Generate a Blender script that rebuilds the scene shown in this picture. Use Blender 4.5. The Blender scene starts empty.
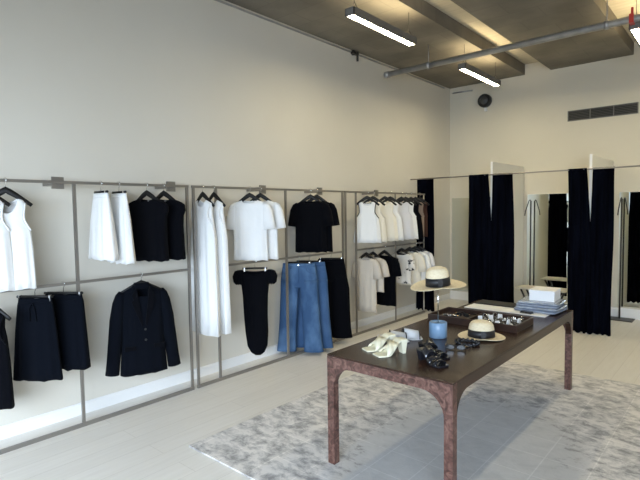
import bpy, math, random
from math import sin, cos, pi, radians
from mathutils import Vector, Matrix
random.seed(7)
S = bpy.context.scene
COL = S.collection

# ---------------------------------------------------------------- materials
def mat(name, base, rough=0.6, metal=0.0, spec=0.5, noise=None, bump=None, sheen=0.0, coat=0.0, emit=None, trans=0.0, alpha=None):
    m = bpy.data.materials.new(name); m.use_nodes = True
    nt = m.node_tree; b = nt.nodes['Principled BSDF']
    b.inputs['Base Color'].default_value = (*base, 1)
    b.inputs['Roughness'].default_value = rough
    b.inputs['Metallic'].default_value = metal
    b.inputs['Specular IOR Level'].default_value = spec
    b.inputs['Sheen Weight'].default_value = sheen
    b.inputs['Coat Weight'].default_value = coat
    b.inputs['Transmission Weight'].default_value = trans
    if emit:
        b.inputs['Emission Color'].default_value = (*emit[0], 1)
        b.inputs['Emission Strength'].default_value = emit[1]
    tc = nt.nodes.new('ShaderNodeTexCoord')
    if noise:   # (scale, colour2, contrast lo, hi, stretch)
        sc, c2, lo, hi, st = noise
        mp = nt.nodes.new('ShaderNodeMapping'); mp.inputs['Scale'].default_value = st
        nz = nt.nodes.new('ShaderNodeTexNoise'); nz.inputs['Scale'].default_value = sc
        nz.inputs['Detail'].default_value = 6
        cr = nt.nodes.new('ShaderNodeValToRGB')
        cr.color_ramp.elements[0].position = lo; cr.color_ramp.elements[1].position = hi
        cr.color_ramp.elements[0].color = (*base, 1); cr.color_ramp.elements[1].color = (*c2, 1)
        nt.links.new(tc.outputs['Object'], mp.inputs[0]); nt.links.new(mp.outputs[0], nz.inputs['Vector'])
        nt.links.new(nz.outputs[0], cr.inputs[0]); nt.links.new(cr.outputs[0], b.inputs['Base Color'])
    if bump:    # (scale, strength, distance)
        n2 = nt.nodes.new('ShaderNodeTexNoise'); n2.inputs['Scale'].default_value = bump[0]; n2.inputs['Detail'].default_value = 4
        bp = nt.nodes.new('ShaderNodeBump'); bp.inputs['Strength'].default_value = bump[1]; bp.inputs['Distance'].default_value = bump[2]
        nt.links.new(tc.outputs['Object'], n2.inputs['Vector']); nt.links.new(n2.outputs[0], bp.inputs['Height'])
        nt.links.new(bp.outputs[0], b.inputs['Normal'])
    return m

one = (1, 1, 1)
M = {}
M['wall'] = mat('wall_paint', (.66, .62, .54), .8, noise=(1.3, (.64, .60, .52), .35, .65, one), bump=(60, .05, .002))
M['wallback'] = mat('back_wall_paint', (.68, .63, .52), .8, noise=(1.3, (.66, .61, .50), .35, .65, one), bump=(60, .05, .002))
M['skirting'] = mat('skirting_paint', (.80, .79, .77), .45)
M['panelwhite'] = mat('white_panel_paint', (.80, .775, .70), .5)
M['deck'] = mat('ceiling_deck', (.62, .56, .44), .8, noise=(3, (.54, .48, .37), .3, .7, (1, 8, 1)))
M['rail'] = mat('brushed_bronze_metal', (.30, .28, .255), .42, metal=.75)
M['chrome'] = mat('chrome', (.8, .8, .78), .15, metal=1)
M['pipe'] = mat('galvanised_pipe', (.42, .42, .42), .42, metal=.6, noise=(9, (.34, .34, .34), .4, .6, one))
M['dark_metal'] = mat('dark_metal', (.06, .055, .05), .45, metal=.6)
M['black_plastic'] = mat('black_plastic', (.015, .015, .015), .4)
M['lamp_body'] = mat('lamp_body', (.20, .195, .19), .45, metal=.4)
M['lamp_glow'] = mat('lamp_glow', (.9, .85, .7), .5, emit=((1, .88, .58), 64))
M['lamp_up'] = mat('lamp_upper_glow', (.9, .85, .7), .5, emit=((1, .82, .50), 22))
M['red_valve'] = mat('red_paint', (.55, .04, .03), .4)
M['mirror'] = mat('mirror_glass', (.82, .86, .82), .012, metal=1)
M['paving'] = mat('street_paving', (.30, .29, .28), .8)
M['vent'] = mat('vent_metal', (.09, .088, .085), .5, metal=.3)
M['black_cloth'] = mat('black_cloth', (.0022, .0025, .004), .95, spec=.06, sheen=.02, bump=(300, .2, .001))
M['navy_cloth'] = mat('navy_wool', (.0026, .0036, .0064), .95, spec=.06, sheen=.01, bump=(300, .2, .001))
M['curtain'] = mat('velvet_curtain', (.0022, .0031, .0068), .95, spec=.02, sheen=.0, noise=(12, (.001, .0013, .003), .4, .6, (1, 1, .1)))
M['white_cloth'] = mat('white_cotton', (.80, .80, .79), .9, spec=.2, sheen=.05, bump=(12, .35, .01))
M['cream_cloth'] = mat('cream_cotton', (.76, .71, .60), .9, spec=.2, bump=(12, .35, .01))
M['grey_cloth'] = mat('pale_grey_cotton', (.66, .65, .66), .9, spec=.2, bump=(12, .3, .01))
M['beige_cloth'] = mat('beige_linen', (.58, .52, .44), .9, spec=.2, bump=(14, .4, .01))
M['taupe_cloth'] = mat('taupe_cloth', (.24, .18, .14), .9, spec=.2, bump=(14, .3, .01))
M['brown_cloth'] = mat('dark_brown_cloth', (.045, .02, .015), .9, spec=.2)
M['pattern_cloth'] = mat('white_cloth_with_black_blotches', (.70, .67, .62), .9, spec=.2, noise=(9, (.015, .015, .02), .55, .58, one))
M['denim'] = mat('blue_denim', (.035, .08, .17), .85, spec=.2, noise=(6, (.095, .175, .31), .42, .68, (1, 1, .5)), bump=(250, .3, .001))
M['denim_dark'] = mat('blue_denim_darker', (.035, .08, .175), .85, spec=.2, noise=(7, (.065, .125, .24), .4, .75, (1, 1, .5)))
M['hanger'] = mat('black_hanger_wood', (.008, .0075, .007), .5, spec=.3)
M['label'] = mat('garment_label', (.75, .75, .72), .7)
M['straw'] = mat('pale_straw', (.80, .70, .50), .75, noise=(70, (.70, .58, .38), .35, .7, (1, 1, 3)), bump=(160, .5, .002))
M['ribbon'] = mat('black_ribbon', (.012, .012, .014), .5)
M['blue_glaze'] = mat('blue_ceramic', (.15, .27, .43), .35, noise=(10, (.24, .37, .53), .3, .7, one))
M['cream_leather'] = mat('cream_leather', (.83, .79, .60), .4)
M['white_leather'] = mat('white_leather', (.82, .83, .85), .4)
M['black_leather'] = mat('black_leather', (.012, .013, .018), .22, coat=.4)
M['silver'] = mat('silver', (.85, .84, .82), .2, metal=1)
M['pearl'] = mat('pearl', (.85, .82, .78), .25)
M['gold'] = mat('gold', (.8, .6, .3), .25, metal=1)
M['paper'] = mat('white_paper', (.82, .82, .83), .6)
M['mat_dark'] = mat('charcoal_board', (.022, .020, .018), .85)
M['white_card'] = mat('white_card', (.85, .85, .86), .5)
M['grey_knit'] = mat('grey_blue_knit', (.30, .34, .42), .8, noise=(25, (.18, .21, .28), .35, .7, (1, 1, 4)), bump=(120, .5, .004))
M['plastic_film'] = mat('clear_bag_film', (.42, .47, .55), .18, coat=.6, noise=(14, (.22, .25, .31), .35, .65, (1, 1, 2)), bump=(30, .7, .01))
M['bench_top'] = mat('cream_bench_top', (.70, .65, .55), .5)
M['walnut_box'] = mat('walnut_box', (.022, .010, .007), .35, noise=(12, (.045, .02, .012), .35, .7, (1, 5, 1)))
M['smoked_lens'] = mat('smoked_lens', (.02, .02, .02), .08, coat=.5)

def nodes(name):
    m = bpy.data.materials.new(name); m.use_nodes = True
    return m, m.node_tree, m.node_tree.nodes['Principled BSDF']
def L(nt, a, b): nt.links.new(a, b)
def ramp(nt, stops):
    cr = nt.nodes.new('ShaderNodeValToRGB'); e = cr.color_ramp.elements
    e[0].position, e[0].color = stops[0][0], (*stops[0][1], 1)
    e[1].position, e[1].color = stops[-1][0], (*stops[-1][1], 1)
    for p, c in stops[1:-1]:
        k = e.new(p); k.color = (*c, 1)
    return cr

# pale plank floor
m, nt, b = nodes('pale_plank_floor')
tc = nt.nodes.new('ShaderNodeTexCoord'); mp = nt.nodes.new('ShaderNodeMapping')
mp.inputs['Rotation'].default_value = (0, 0, radians(90))
br = nt.nodes.new('ShaderNodeTexBrick'); br.inputs['Scale'].default_value = 1
br.inputs['Brick Width'].default_value = 1.8; br.inputs['Row Height'].default_value = .19
br.inputs['Mortar Size'].default_value = .0016; br.inputs['Color1'].default_value = (.80, .765, .71, 1)
br.inputs['Color2'].default_value = (.77, .735, .68, 1); br.inputs['Mortar'].default_value = (.62, .58, .53, 1)
L(nt, tc.outputs['Object'], mp.inputs[0]); L(nt, mp.outputs[0], br.inputs['Vector'])
mp2 = nt.nodes.new('ShaderNodeMapping'); mp2.inputs['Scale'].default_value = (14, 1.2, 1)
nz = nt.nodes.new('ShaderNodeTexNoise'); nz.inputs['Scale'].default_value = 2.2; nz.inputs['Detail'].default_value = 8
L(nt, tc.outputs['Object'], mp2.inputs[0]); L(nt, mp2.outputs[0], nz.inputs['Vector'])
mx = nt.nodes.new('ShaderNodeMix'); mx.data_type = 'RGBA'; mx.blend_type = 'MULTIPLY'; mx.inputs[0].default_value = .35
cr = ramp(nt, [(.3, (.82, .80, .77)), (.7, (1, 1, 1))]); L(nt, nz.outputs[0], cr.inputs[0])
L(nt, br.outputs['Color'], mx.inputs[6]); L(nt, cr.outputs[0], mx.inputs[7]); L(nt, mx.outputs[2], b.inputs['Base Color'])
b.inputs['Roughness'].default_value = .36; b.inputs['Specular IOR Level'].default_value = .4
M['floor'] = m

# distressed silver rug
m, nt, b = nodes('distressed_silver_rug')
tc = nt.nodes.new('ShaderNodeTexCoord')
n1 = nt.nodes.new('ShaderNodeTexNoise'); n1.inputs['Scale'].default_value = 8; n1.inputs['Detail'].default_value = 12; n1.inputs['Roughness'].default_value = .74; n1.inputs['Distortion'].default_value = .35
n0 = nt.nodes.new('ShaderNodeTexNoise'); n0.inputs['Scale'].default_value = .9; n0.inputs['Detail'].default_value = 2
mpr = nt.nodes.new('ShaderNodeMapping'); mpr.inputs['Scale'].default_value = (.9, 1.3, 1); L(nt, tc.outputs['Object'], mpr.inputs[0])
L(nt, mpr.outputs[0], n1.inputs['Vector']); L(nt, tc.outputs['Object'], n0.inputs['Vector'])
mpg = nt.nodes.new('ShaderNodeMapping'); mpg.vector_type = 'TEXTURE'; mpg.inputs['Location'].default_value = (.12, -.55, 0); mpg.inputs['Scale'].default_value = (.95, 1.5, 1); L(nt, tc.outputs['Object'], mpg.inputs[0])
gr = nt.nodes.new('ShaderNodeTexGradient'); gr.gradient_type = 'SPHERICAL'; L(nt, mpg.outputs[0], gr.inputs[0])
ad = nt.nodes.new('ShaderNodeMath'); ad.operation = 'MULTIPLY_ADD'; ad.inputs[1].default_value = .8; L(nt, n1.outputs[0], ad.inputs[0]); L(nt, gr.outputs[0], ad.inputs[2])
cr = ramp(nt, [(.39, (.29, .275, .265)), (.48, (.52, .495, .472)), (.57, (.72, .68, .64))]); L(nt, n1.outputs[0], cr.inputs[0])
cr2 = ramp(nt, [(.66, (0, 0, 0)), (.76, (.85, .85, .85))]); L(nt, ad.outputs[0], cr2.inputs[0])
mxa = nt.nodes.new('ShaderNodeMix'); mxa.data_type = 'RGBA'; mxa.inputs[7].default_value = (.50, .49, .478, 1)
L(nt, cr2.outputs[0], mxa.inputs[0]); L(nt, cr.outputs[0], mxa.inputs[6])
bk = nt.nodes.new('ShaderNodeTexBrick'); bk.offset = 0; bk.inputs['Scale'].default_value = 1
bk.inputs['Brick Width'].default_value = .28; bk.inputs['Row Height'].default_value = .28; bk.inputs['Mortar Size'].default_value = .004
bk.inputs['Color1'].default_value = (1, 1, 1, 1); bk.inputs['Color2'].default_value = (.95, .95, .95, 1); bk.inputs['Mortar'].default_value = (1.25, 1.25, 1.25, 1)
L(nt, tc.outputs['Object'], bk.inputs['Vector'])
mxb = nt.nodes.new('ShaderNodeMix'); mxb.data_type = 'RGBA'; mxb.blend_type = 'MULTIPLY'; mxb.inputs[0].default_value = .6
L(nt, mxa.outputs[2], mxb.inputs[6]); L(nt, bk.outputs['Color'], mxb.inputs[7])
L(nt, mxb.outputs[2], b.inputs['Base Color']); b.inputs['Roughness'].default_value = .85; b.inputs['Specular IOR Level'].default_value = .2
b.inputs['Sheen Weight'].default_value = .15
bp = nt.nodes.new('ShaderNodeBump'); bp.inputs['Strength'].default_value = .4; bp.inputs['Distance'].default_value = .01
L(nt, n1.outputs[0], bp.inputs['Height']); L(nt, bp.outputs[0], b.inputs['Normal'])
M['rug'] = m

# concrete ceiling planks
m, nt, b = nodes('board_marked_concrete')
tc = nt.nodes.new('ShaderNodeTexCoord')
n1 = nt.nodes.new('ShaderNodeTexNoise'); n1.inputs['Scale'].default_value = 1.6; n1.inputs['Detail'].default_value = 9
cr = ramp(nt, [(.3, (.15, .132, .105)), (.7, (.25, .225, .18))])
L(nt, tc.outputs['Object'], n1.inputs['Vector']); L(nt, n1.outputs[0], cr.inputs[0])
bk = nt.nodes.new('ShaderNodeTexBrick'); bk.inputs['Scale'].default_value = 1; bk.offset = .5
bk.inputs['Brick Width'].default_value = .6; bk.inputs['Row Height'].default_value = .34; bk.inputs['Mortar Size'].default_value = .006
bk.inputs['Color1'].default_value = (1, 1, 1, 1); bk.inputs['Color2'].default_value = (.88, .88, .88, 1); bk.inputs['Mortar'].default_value = (.75, .75, .75, 1)
L(nt, tc.outputs['Object'], bk.inputs['Vector'])
mx = nt.nodes.new('ShaderNodeMix'); mx.data_type = 'RGBA'; mx.blend_type = 'MULTIPLY'; mx.inputs[0].default_value = .7
L(nt, cr.outputs[0], mx.inputs[6]); L(nt, bk.outputs['Color'], mx.inputs[7]); L(nt, mx.outputs[2], b.inputs['Base Color'])
b.inputs['Roughness'].default_value = .85
M['concrete'] = m

# dark wood top and burl veneer
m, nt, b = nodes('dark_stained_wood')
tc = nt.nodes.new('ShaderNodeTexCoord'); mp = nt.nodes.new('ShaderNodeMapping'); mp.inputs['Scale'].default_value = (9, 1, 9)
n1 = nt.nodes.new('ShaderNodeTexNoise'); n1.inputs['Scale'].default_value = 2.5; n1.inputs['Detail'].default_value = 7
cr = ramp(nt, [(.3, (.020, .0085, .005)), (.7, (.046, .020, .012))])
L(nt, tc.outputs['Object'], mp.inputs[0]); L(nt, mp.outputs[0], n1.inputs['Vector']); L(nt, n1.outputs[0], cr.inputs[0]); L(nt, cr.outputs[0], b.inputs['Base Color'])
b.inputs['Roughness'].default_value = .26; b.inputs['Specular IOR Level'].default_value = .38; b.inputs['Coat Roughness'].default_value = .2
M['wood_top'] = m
m, nt, b = nodes('reddish_burl_veneer')
tc = nt.nodes.new('ShaderNodeTexCoord')
n1 = nt.nodes.new('ShaderNodeTexNoise'); n1.inputs['Scale'].default_value = 22; n1.inputs['Detail'].default_value = 8; n1.inputs['Distortion'].default_value = 1.6
cr = ramp(nt, [(.3, (.028, .011, .008)), (.48, (.095, .041, .031)), (.68, (.20, .108, .084))])
L(nt, tc.outputs['Object'], n1.inputs['Vector']); L(nt, n1.outputs[0], cr.inputs[0]); L(nt, cr.outputs[0], b.inputs['Base Color'])
b.inputs['Roughness'].default_value = .38
M['burl'] = m

# ---------------------------------------------------------------- mesh helpers
class MB:
    def __init__(s): s.v = []; s.f = []
    def add(s, vs, fs):
        o = len(s.v); s.v += [tuple(v) for v in vs]; s.f += [tuple(i + o for i in f) for f in fs]; return s
    def box(s, x0, x1, y0, y1, z0, z1):
        vs = [(x0, y0, z0), (x1, y0, z0), (x1, y1, z0), (x0, y1, z0), (x0, y0, z1), (x1, y0, z1), (x1, y1, z1), (x0, y1, z1)]
        return s.add(vs, [(0, 3, 2, 1), (4, 5, 6, 7), (0, 1, 5, 4), (1, 2, 6, 5), (2, 3, 7, 6), (3, 0, 4, 7)])
    def prism(s, poly, axis, a, b):     # poly in the two other axes, extruded a..b along axis
        def P(p, t):
            return {'x': (t, p[0], p[1]), 'y': (p[0], t, p[1]), 'z': (p[0], p[1], t)}[axis]
        n = len(poly)
        vs = [P(p, a) for p in poly] + [P(p, b) for p in poly]
        return s.add(vs, [tuple(range(n))[::-1], tuple(range(n, 2 * n))] + [(i, (i + 1) % n, n + (i + 1) % n, n + i) for i in range(n)])
    def tube(s, pts, r, n=8, r2=None, cap=True):
        pts = [Vector(p) for p in pts]; rs = r if isinstance(r, (list, tuple)) else [r] * len(pts)
        vs = []; up = None
        for i, p in enumerate(pts):
            d = (pts[min(i + 1, len(pts) - 1)] - pts[max(i - 1, 0)]).normalized()
            if up is None:
                up = Vector((0, 0, 1)) if abs(d.z) < .9 else Vector((0, 1, 0))
            a = d.cross(up); a.normalize(); u = a.cross(d).normalized(); up = u
            k = r2 if r2 else 1
            for j in range(n):
                t = 2 * pi * j / n
                vs.append(p + a * cos(t) * rs[i] * k + u * sin(t) * rs[i])
        fs = []
        for i in range(len(pts) - 1):
            for j in range(n):
                fs.append((i * n + j, i * n + (j + 1) % n, (i + 1) * n + (j + 1) % n, (i + 1) * n + j))
        if cap:
            fs.append(tuple(range(n))[::-1]); fs.append(tuple(range((len(pts) - 1) * n, len(pts) * n)))
        return s.add(vs, fs)
    def lathe(s, prof, n=32, c=(0, 0, 0), sy=1):
        vs = []; k = len(prof)
        for j in range(n):
            t = 2 * pi * j / n
            for r, z in prof: vs.append((c[0] + r * cos(t), c[1] + r * sin(t) * sy, c[2] + z))
        fs = [(j * k + i, ((j + 1) % n) * k + i, ((j + 1) % n) * k + i + 1, j * k + i + 1) for j in range(n) for i in range(k - 1)]
        return s.add(vs, fs)
    def rings(s, rs, cap0=False, cap1=False):
        n = len(rs[0]); vs = [p for r in rs for p in r]
        fs = [(i * n + j, i * n + (j + 1) % n, (i + 1) * n + (j + 1) % n, (i + 1) * n + j) for i in range(len(rs) - 1) for j in range(n)]
        if cap0: fs.append(tuple(range(n))[::-1])
        if cap1: fs.append(tuple(range((len(rs) - 1) * n, len(rs) * n)))
        return s.add(vs, fs)
    def build(s, name, material, parent=None, smooth=False, solid=0, sub=0, bevel=0, loc=None, rot=None):
        me = bpy.data.meshes.new(name); me.from_pydata([tuple(v) for v in s.v], [], s.f); me.update()
        me.materials.append(material)
        if smooth:
            for p in me.polygons: p.use_smooth = True
        o = bpy.data.objects.new(name, me); COL.objects.link(o)
        if parent: o.parent = parent
        if loc: o.location = loc
        if rot: o.rotation_euler = rot
        import bmesh
        bm = bmesh.new(); bm.from_mesh(me); bmesh.ops.recalc_face_normals(bm, faces=bm.faces); bm.to_mesh(me); bm.free()
        if solid:
            k = o.modifiers.new('solid', 'SOLIDIFY'); k.thickness = solid; k.offset = 0
        if sub:
            k = o.modifiers.new('sub', 'SUBSURF'); k.levels = sub; k.render_levels = sub
        if bevel:
            k = o.modifiers.new('bev', 'BEVEL'); k.width = bevel; k.segments = 2; k.limit_method = 'ANGLE'
        return o

def box(name, material, x0, x1, y0, y1, z0, z1, parent=None, bevel=0):
    return MB().box(x0, x1, y0, y1, z0, z1).build(name, material, parent, bevel=bevel)
def thing(name, label, cat, loc=(0, 0, 0), rz=0, group=None):
    o = bpy.data.objects.new(name, None); COL.objects.link(o); o.empty_display_size = .1
    o.location = loc; o.rotation_euler = (0, 0, rz)
    return tag(o, label, cat, group)
def tag(o, label, cat, group=None):
    o['label'] = label; o['category'] = cat
    if group: o['group'] = group
    return o
def struct(o): o['kind'] = 'structure'; return o
def dup(root, label, loc, rz, group=None):
    r = root.copy(); COL.objects.link(r); r.location = loc; r.rotation_euler = (0, 0, rz); r['label'] = label
    if group: r['group'] = group
    def rec(src, dst):
        for ch in list(src.children):
            c = ch.copy(); COL.objects.link(c); c.parent = dst; rec(ch, c)
    rec(root, r)
    return r

# ---------------------------------------------------------------- room
WX, BY, FY, RX = -4.186, 8.55, -1.5, 3.2
ZC, ZD = 3.895, 4.065
struct(box('floor', M['floor'], WX - .2, RX + .2, FY - .2, BY + .2, -.1, 0))
struct(box('floor_outside', M['paving'], WX - 2, RX + 2, FY - 6, FY - .2, -.12, -.02))
struct(box('wall_left', M['wall'], WX - .2, WX, FY - .2, BY + .2, 0, ZD))
struct(box('wall_back', M['wallback'], WX, RX, BY, BY + .2, 0, ZD))
struct(box('wall_right', M['wall'], RX, RX + .2, FY - .2, BY + .2, 0, ZD))
f = MB(); WT = 2.4
f.box(WX, RX, FY - .2, FY, WT, ZD); f.box(WX, RX, FY - .2, FY, 0, .12)
f.box(WX, WX + .12, FY - .2, FY, .12, WT); f.box(RX - .12, RX, FY - .2, FY, .12, WT)
struct(f.build('wall_front', M['wall']))
w = MB()
for x in (WX + .16, -2.3, -.5, 1.3, RX - .16): w.box(x - .03, x + .03, FY - .14, FY - .08, .12, WT)
w.box(WX + .12, RX - .12, FY - .14, FY - .08, .12, .18); w.box(WX + .12, RX - .12, FY - .14, FY - .08, WT - .06, WT)
struct(w.build('window_1', M['dark_metal']))
# ceiling: deck with concrete planks below it
struct(box('ceiling', M['deck'], WX - .2, RX + .2, FY - .2, BY + .2, ZD, ZD + .1))
pl = [(WX, -2.845), (-2.435, -1.30), (-.90, .235), (.64, 1.775), (2.18, RX)]
for i, (a, b_) in enumerate(pl):
    struct(box('trim_%d' % (i + 1), M['concrete'], a, b_, FY, BY, ZC, ZD))
def skirt(name, poly, axis, a, b_):
    struct(MB().prism(poly, axis, a, b_).build(name, M['skirting']))
skirt('baseboard_left', [(WX, 0), (WX + .016, 0), (WX + .016, .085), (WX + .006, .10), (WX, .10)], 'y', FY, BY)
skirt('baseboard_back', [(BY, 0), (BY - .018, 0), (BY - .018, .125), (BY - .006, .15), (BY, .15)], 'x', WX + .02, RX)
skirt('baseboard_right', [(RX, 0), (RX - .016, 0), (RX - .016, .10), (RX, .10)], 'y', FY, BY - .02)
# thin conduit along the wall head
tag(MB().tube([(WX + .011, -1.45, 3.86), (WX + .011, 8.3, 3.86)], .011, 8).build('conduit', M['pipe'], smooth=True), 'thin grey conduit running along the head of the left wall under the ceiling', 'conduit')
cd = tag(MB().tube([(WX + .06, BY - .014, 3.80), (-3.75, BY - .014, 3.79)], .014, 8).build('conduit', M['pipe'], smooth=True), 'short grey conduit on the back wall corner above the round speaker', 'conduit')

# ---------------------------------------------------------------- rug
rg = box('rug', M['rug'], -1.45, 1.45, -1.69, 1.69, .001, .012); rg.location = (-1.53, 3.66, 0)
tag(rg, 'large distressed silver grey rug lying under the dark table', 'rug')

# ---------------------------------------------------------------- ceiling services
def linear_light(y0, y1, x=-2.93, z=3.55, label=''):
    yc = (y0 + y1) / 2; h = (y1 - y0) / 2
    t = thing('pendant_light', label, 'ceiling light', (x, yc, z), 0, 'linear pendant lights')
    k = MB(); wd = .055
    k.box(-wd, -wd + .008, -h, h, 0, .075); k.box(wd - .008, wd, -h, h, 0, .075)
    k.box(-wd, wd, -h, -h + .008, 0, .075); k.box(-wd, wd, h - .008, h, 0, .075)
    k.build('housing', M['lamp_body'], t)
    lp = MB(); lp.box(-wd + .008, -wd + .018, -h + .008, h - .008, 0, .012); lp.box(wd - .018, wd - .008, -h + .008, h - .008, 0, .012)
    lp.build('rim', M['lamp_body'], t)
    MB().box(-wd + .018, wd - .018, -h + .008, h - .008, .004, .010).build('diffuser', M['lamp_glow'], t)
    MB().box(-wd + .008, wd - .008, -h + .008, h - .008, .062, .068).build('upper_diffuser', M['lamp_up'], t)
    for s in (-1, 1):
        wy = s * (h - .08)
        k = MB(); k.tube([(-.045, wy, .07), (0, wy, .15), (0, wy, (ZC if (x < -2.845 or x > .64 or -.9 < x < .235) else ZD) - z)], .003, 6)
        k.tube([(.045, wy, .07), (0, wy, .15)], .003, 6)
        k.build('suspension_cable', M['dark_metal'], t)
    return t
linear_light(3.86, 5.04, label='linear pendant light nearer the camera, hanging by the left wall')
linear_light(6.33, 7.58, label='linear pendant light hanging deeper in the shop beside the back wall')
linear_light(6.2, 7.4, x=-.94, label='linear pendant light cut by the right edge of the photo, near the red valve')

for i, (y0, x, w_) in enumerate(((3.86, -.94, 'over the middle of the room'),)):  # extra lamp added out of view to give more warm light
    linear_light(y0, y0 + 1.2, x=x, label='added pendant light for warm fill, unseen ' + w_)
pt = thing('sprinkler_pipe', 'long galvanised pipe crossing the room under the ceiling', 'pipe', (0, 6.1, 3.625))
MB().tube([(-3.99, 0, 0), (RX, 0, 0)], .038, 14).build('pipe_body', M['pipe'], pt, smooth=True)
MB().tube([(-3.99, 0, 0), (-3.93, 0, 0)], .046, 14).build('end_cap', M['pipe'], pt, smooth=True)
for x in (-3.3, -1.18, .9):
    k = MB(); k.tube([(x - .02, 0, 0), (x + .02, 0, 0)], .048, 14); k.tube([(x, 0, .03), (x, 0, .27)], .006, 6); k.build('pipe_clamp', M['pipe'], pt, smooth=True)
k = MB(); k.box(-.97, -.93, -.05, .05, -.045, .045); k.tube([(-.95, 0, .04), (-.95, 0, .12)], .012, 8); k.build('valve', M['red_valve'], pt)
sp = thing('sprinkler', 'small dark sprinkler fitting at the head of the left wall', 'sprinkler', (WX, 5.57, 3.86))
MB().tube([(.03, 0, 0), (.09, 0, -.01), (.09, 0, -.13)], .016, 8).build('nozzle', M['dark_metal'], sp, smooth=True)
MB().tube([(0, 0, 0), (.03, 0, 0)], .035, 10).build('mounting_plate', M['dark_metal'], sp, smooth=True)
MB().box(.02, .07, -.06, .06, -.03, -.005).build('bracket', M['dark_metal'], sp)

sk = thing('wall_speaker', 'round black speaker mounted high on the back wall', 'speaker', (-3.50, BY, 3.56))
def along_y(mb):  # lathe about z turned to face -y
    mb.v = [(x, -z, y) for x, y, z in mb.v]; return mb
along_y(MB().lathe([(0, .10), (.085, .10), (.105, .115), (.115, .10), (.115, .03), (.09, .0)], 28)).build('speaker_body', M['black_plastic'], sk, smooth=True)
MB().box(-.02, .02, -.04, 0, -.17, -.10).build('bracket', M['skirting'], sk)
along_y(MB().lathe([(.0, .105), (.07, .108), (.07, .10)], 24)).build('grille', M['vent'], sk, smooth=True)

vt = thing('air_vent', 'long dark slatted air vent high on the back wall', 'vent', (-1.70, BY, 3.12))
k = MB(); W2, H2 = .475, .082
k.box(-W2, W2, -.012, 0, H2 - .012, H2); k.box(-W2, W2, -.012, 0, -H2, -H2 + .012)
for x in (-W2, -W2 / 3 - .005, W2 / 3 - .005, W2 - .012): k.box(x, x + .012, -.014, 0, -H2, H2)
k.build('frame', mat('vent_frame', (.17, .165, .155), .5), vt)
box('backing', M['black_plastic'], -W2 + .005, W2 - .005, -.003, 0, -H2 + .005, H2 - .005, vt)
for j in range(6):
    z = -H2 + .022 + j * .0235
    k = MB(); k.prism([(-.011, z - .006), (-.009, z - .007), (-.003, z + .005), (-.005, z + .006)], 'x', -W2 + .012, W2 - .012); k.build('slat', M['vent'], vt)

# ---------------------------------------------------------------- fitting rooms
def mirror(x0, x1, z0, z1, label):
    t = thing('wall_mirror', label, 'mirror', ((x0 + x1) / 2, BY, z0), 0, 'fitting room mirrors'); h = (x1 - x0) / 2; H = z1 - z0
    box('mirror_glass', M['mirror'], -h + .004, h - .004, -.014, -.004, .004, H - .004, t)
    k = MB(); k.box(-h, h, -.012, 0, 0, .005); k.box(-h, h, -.012, 0, H - .005, H); k.box(-h, -h + .005, -.012, 0, 0, H); k.box(h - .005, h, -.012, 0, 0, H)
    k.build('mirror_edge', M['panelwhite'], t)
mirror(-4.14, -3.30, .16, 1.89, 'tall mirror in the left fitting room, reflecting a pale wall')
mirror(-2.78, -1.99, .17, 1.91, 'tall mirror in the middle fitting room behind the white box')
mirror(-1.44, -.55, .17, 1.90, 'tall mirror in the right fitting room at the edge of the photo')
PY = 7.2
for x, lb in ((-2.85, 'white partition panel dividing the left and middle fitting rooms'), (-1.54, 'white partition panel dividing the middle and right fitting rooms')):
    t = thing('partition_panel', lb, 'partition', (x, PY, 0), 0, 'fitting room partitions')
    box('panel', M['panelwhite'], -.014, .014, -.02, BY - PY - .02, 0, 2.37, t)
    box('edge_strip', M['skirting'], -.016, .016, -.026, -.02, 0, 2.37, t)
t = thing('partition_panel', 'white partition panel just outside the right edge of the photo', 'partition', (-.24, PY, 0), 0, 'fitting room partitions')
box('panel', M['panelwhite'], -.014, .014, -.02, BY - PY - .02, 0, 2.37, t)
ZR = 2.175
cr_ = thing('curtain_rail', 'thin metal rail carrying the black curtains in front of the fitting rooms', 'curtain rail', (0, PY - .07, ZR))
MB().tube([(WX, 0, 0), (-.24, 0, 0)], .010, 10).build('rail_bar', M['rail'], cr_, smooth=True)
for x in (-2.85, -1.54):
    MB().tube([(x, 0, 0), (x, .045, 0)], .008, 10).build('rail_bracket', M['chrome'], cr_, smooth=True)

def curtain(x0, x1, xb0, xb1, label, ph, nf, y=PY, amp=.02, ex=1.2):
    t = thing('curtain', label, 'curtain', ((x0 + x1) / 2, y, 0), 0, 'black fitting room curtains'); cx = (x0 + x1) / 2
    n = nf * 12; rows = 26; vs = []; fs = []
    for i in range(rows + 1):
        u = i / rows; z = ZR + .012 - u * (ZR - .012)
        e = u ** ex
        a0 = x0 + (xb0 - x0) * e; a1 = x1 + (xb1 - x1) * e
        for j in range(n + 1):
            s = j / n
            w_ = s + .018 * sin(s * 9 + ph + u * 1.5) * sin(pi * s)
            x = a0 + (a1 - a0) * w_
            A = amp * (.55 + .45 * u) * (.8 + .35 * sin(3.1 * s * 2 + ph * 2))
            yy = A * sin(2 * pi * nf * s + ph + .5 * sin(u * 3 + ph + s * 4))
            vs.append((x - cx + .006 * sin(u * 8 + s * 11), yy, z + (.010 * sin(2 * pi * nf * s) if i == rows else 0)))
    for i in range(rows):
        for j in range(n):
            a = i * (n + 1) + j; fs.append((a, a + 1, a + n + 2, a + n + 1))
    MB().add(vs, fs).build('curtain_cloth', M['curtain'], t, smooth=True, solid=.004)
    hd = MB()
    for i in range(2):
        for j in range(n + 1):
            x, yy, z = vs[j]; hd.v.append((x, yy * 1.18, ZR + .014 - i * .05))
    for j in range(n): hd.f.append((j, j + 1, j + n + 2, j + n + 1))
    hd.build('curtain_heading', M['curtain'], t, smooth=True, solid=.006)
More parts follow.
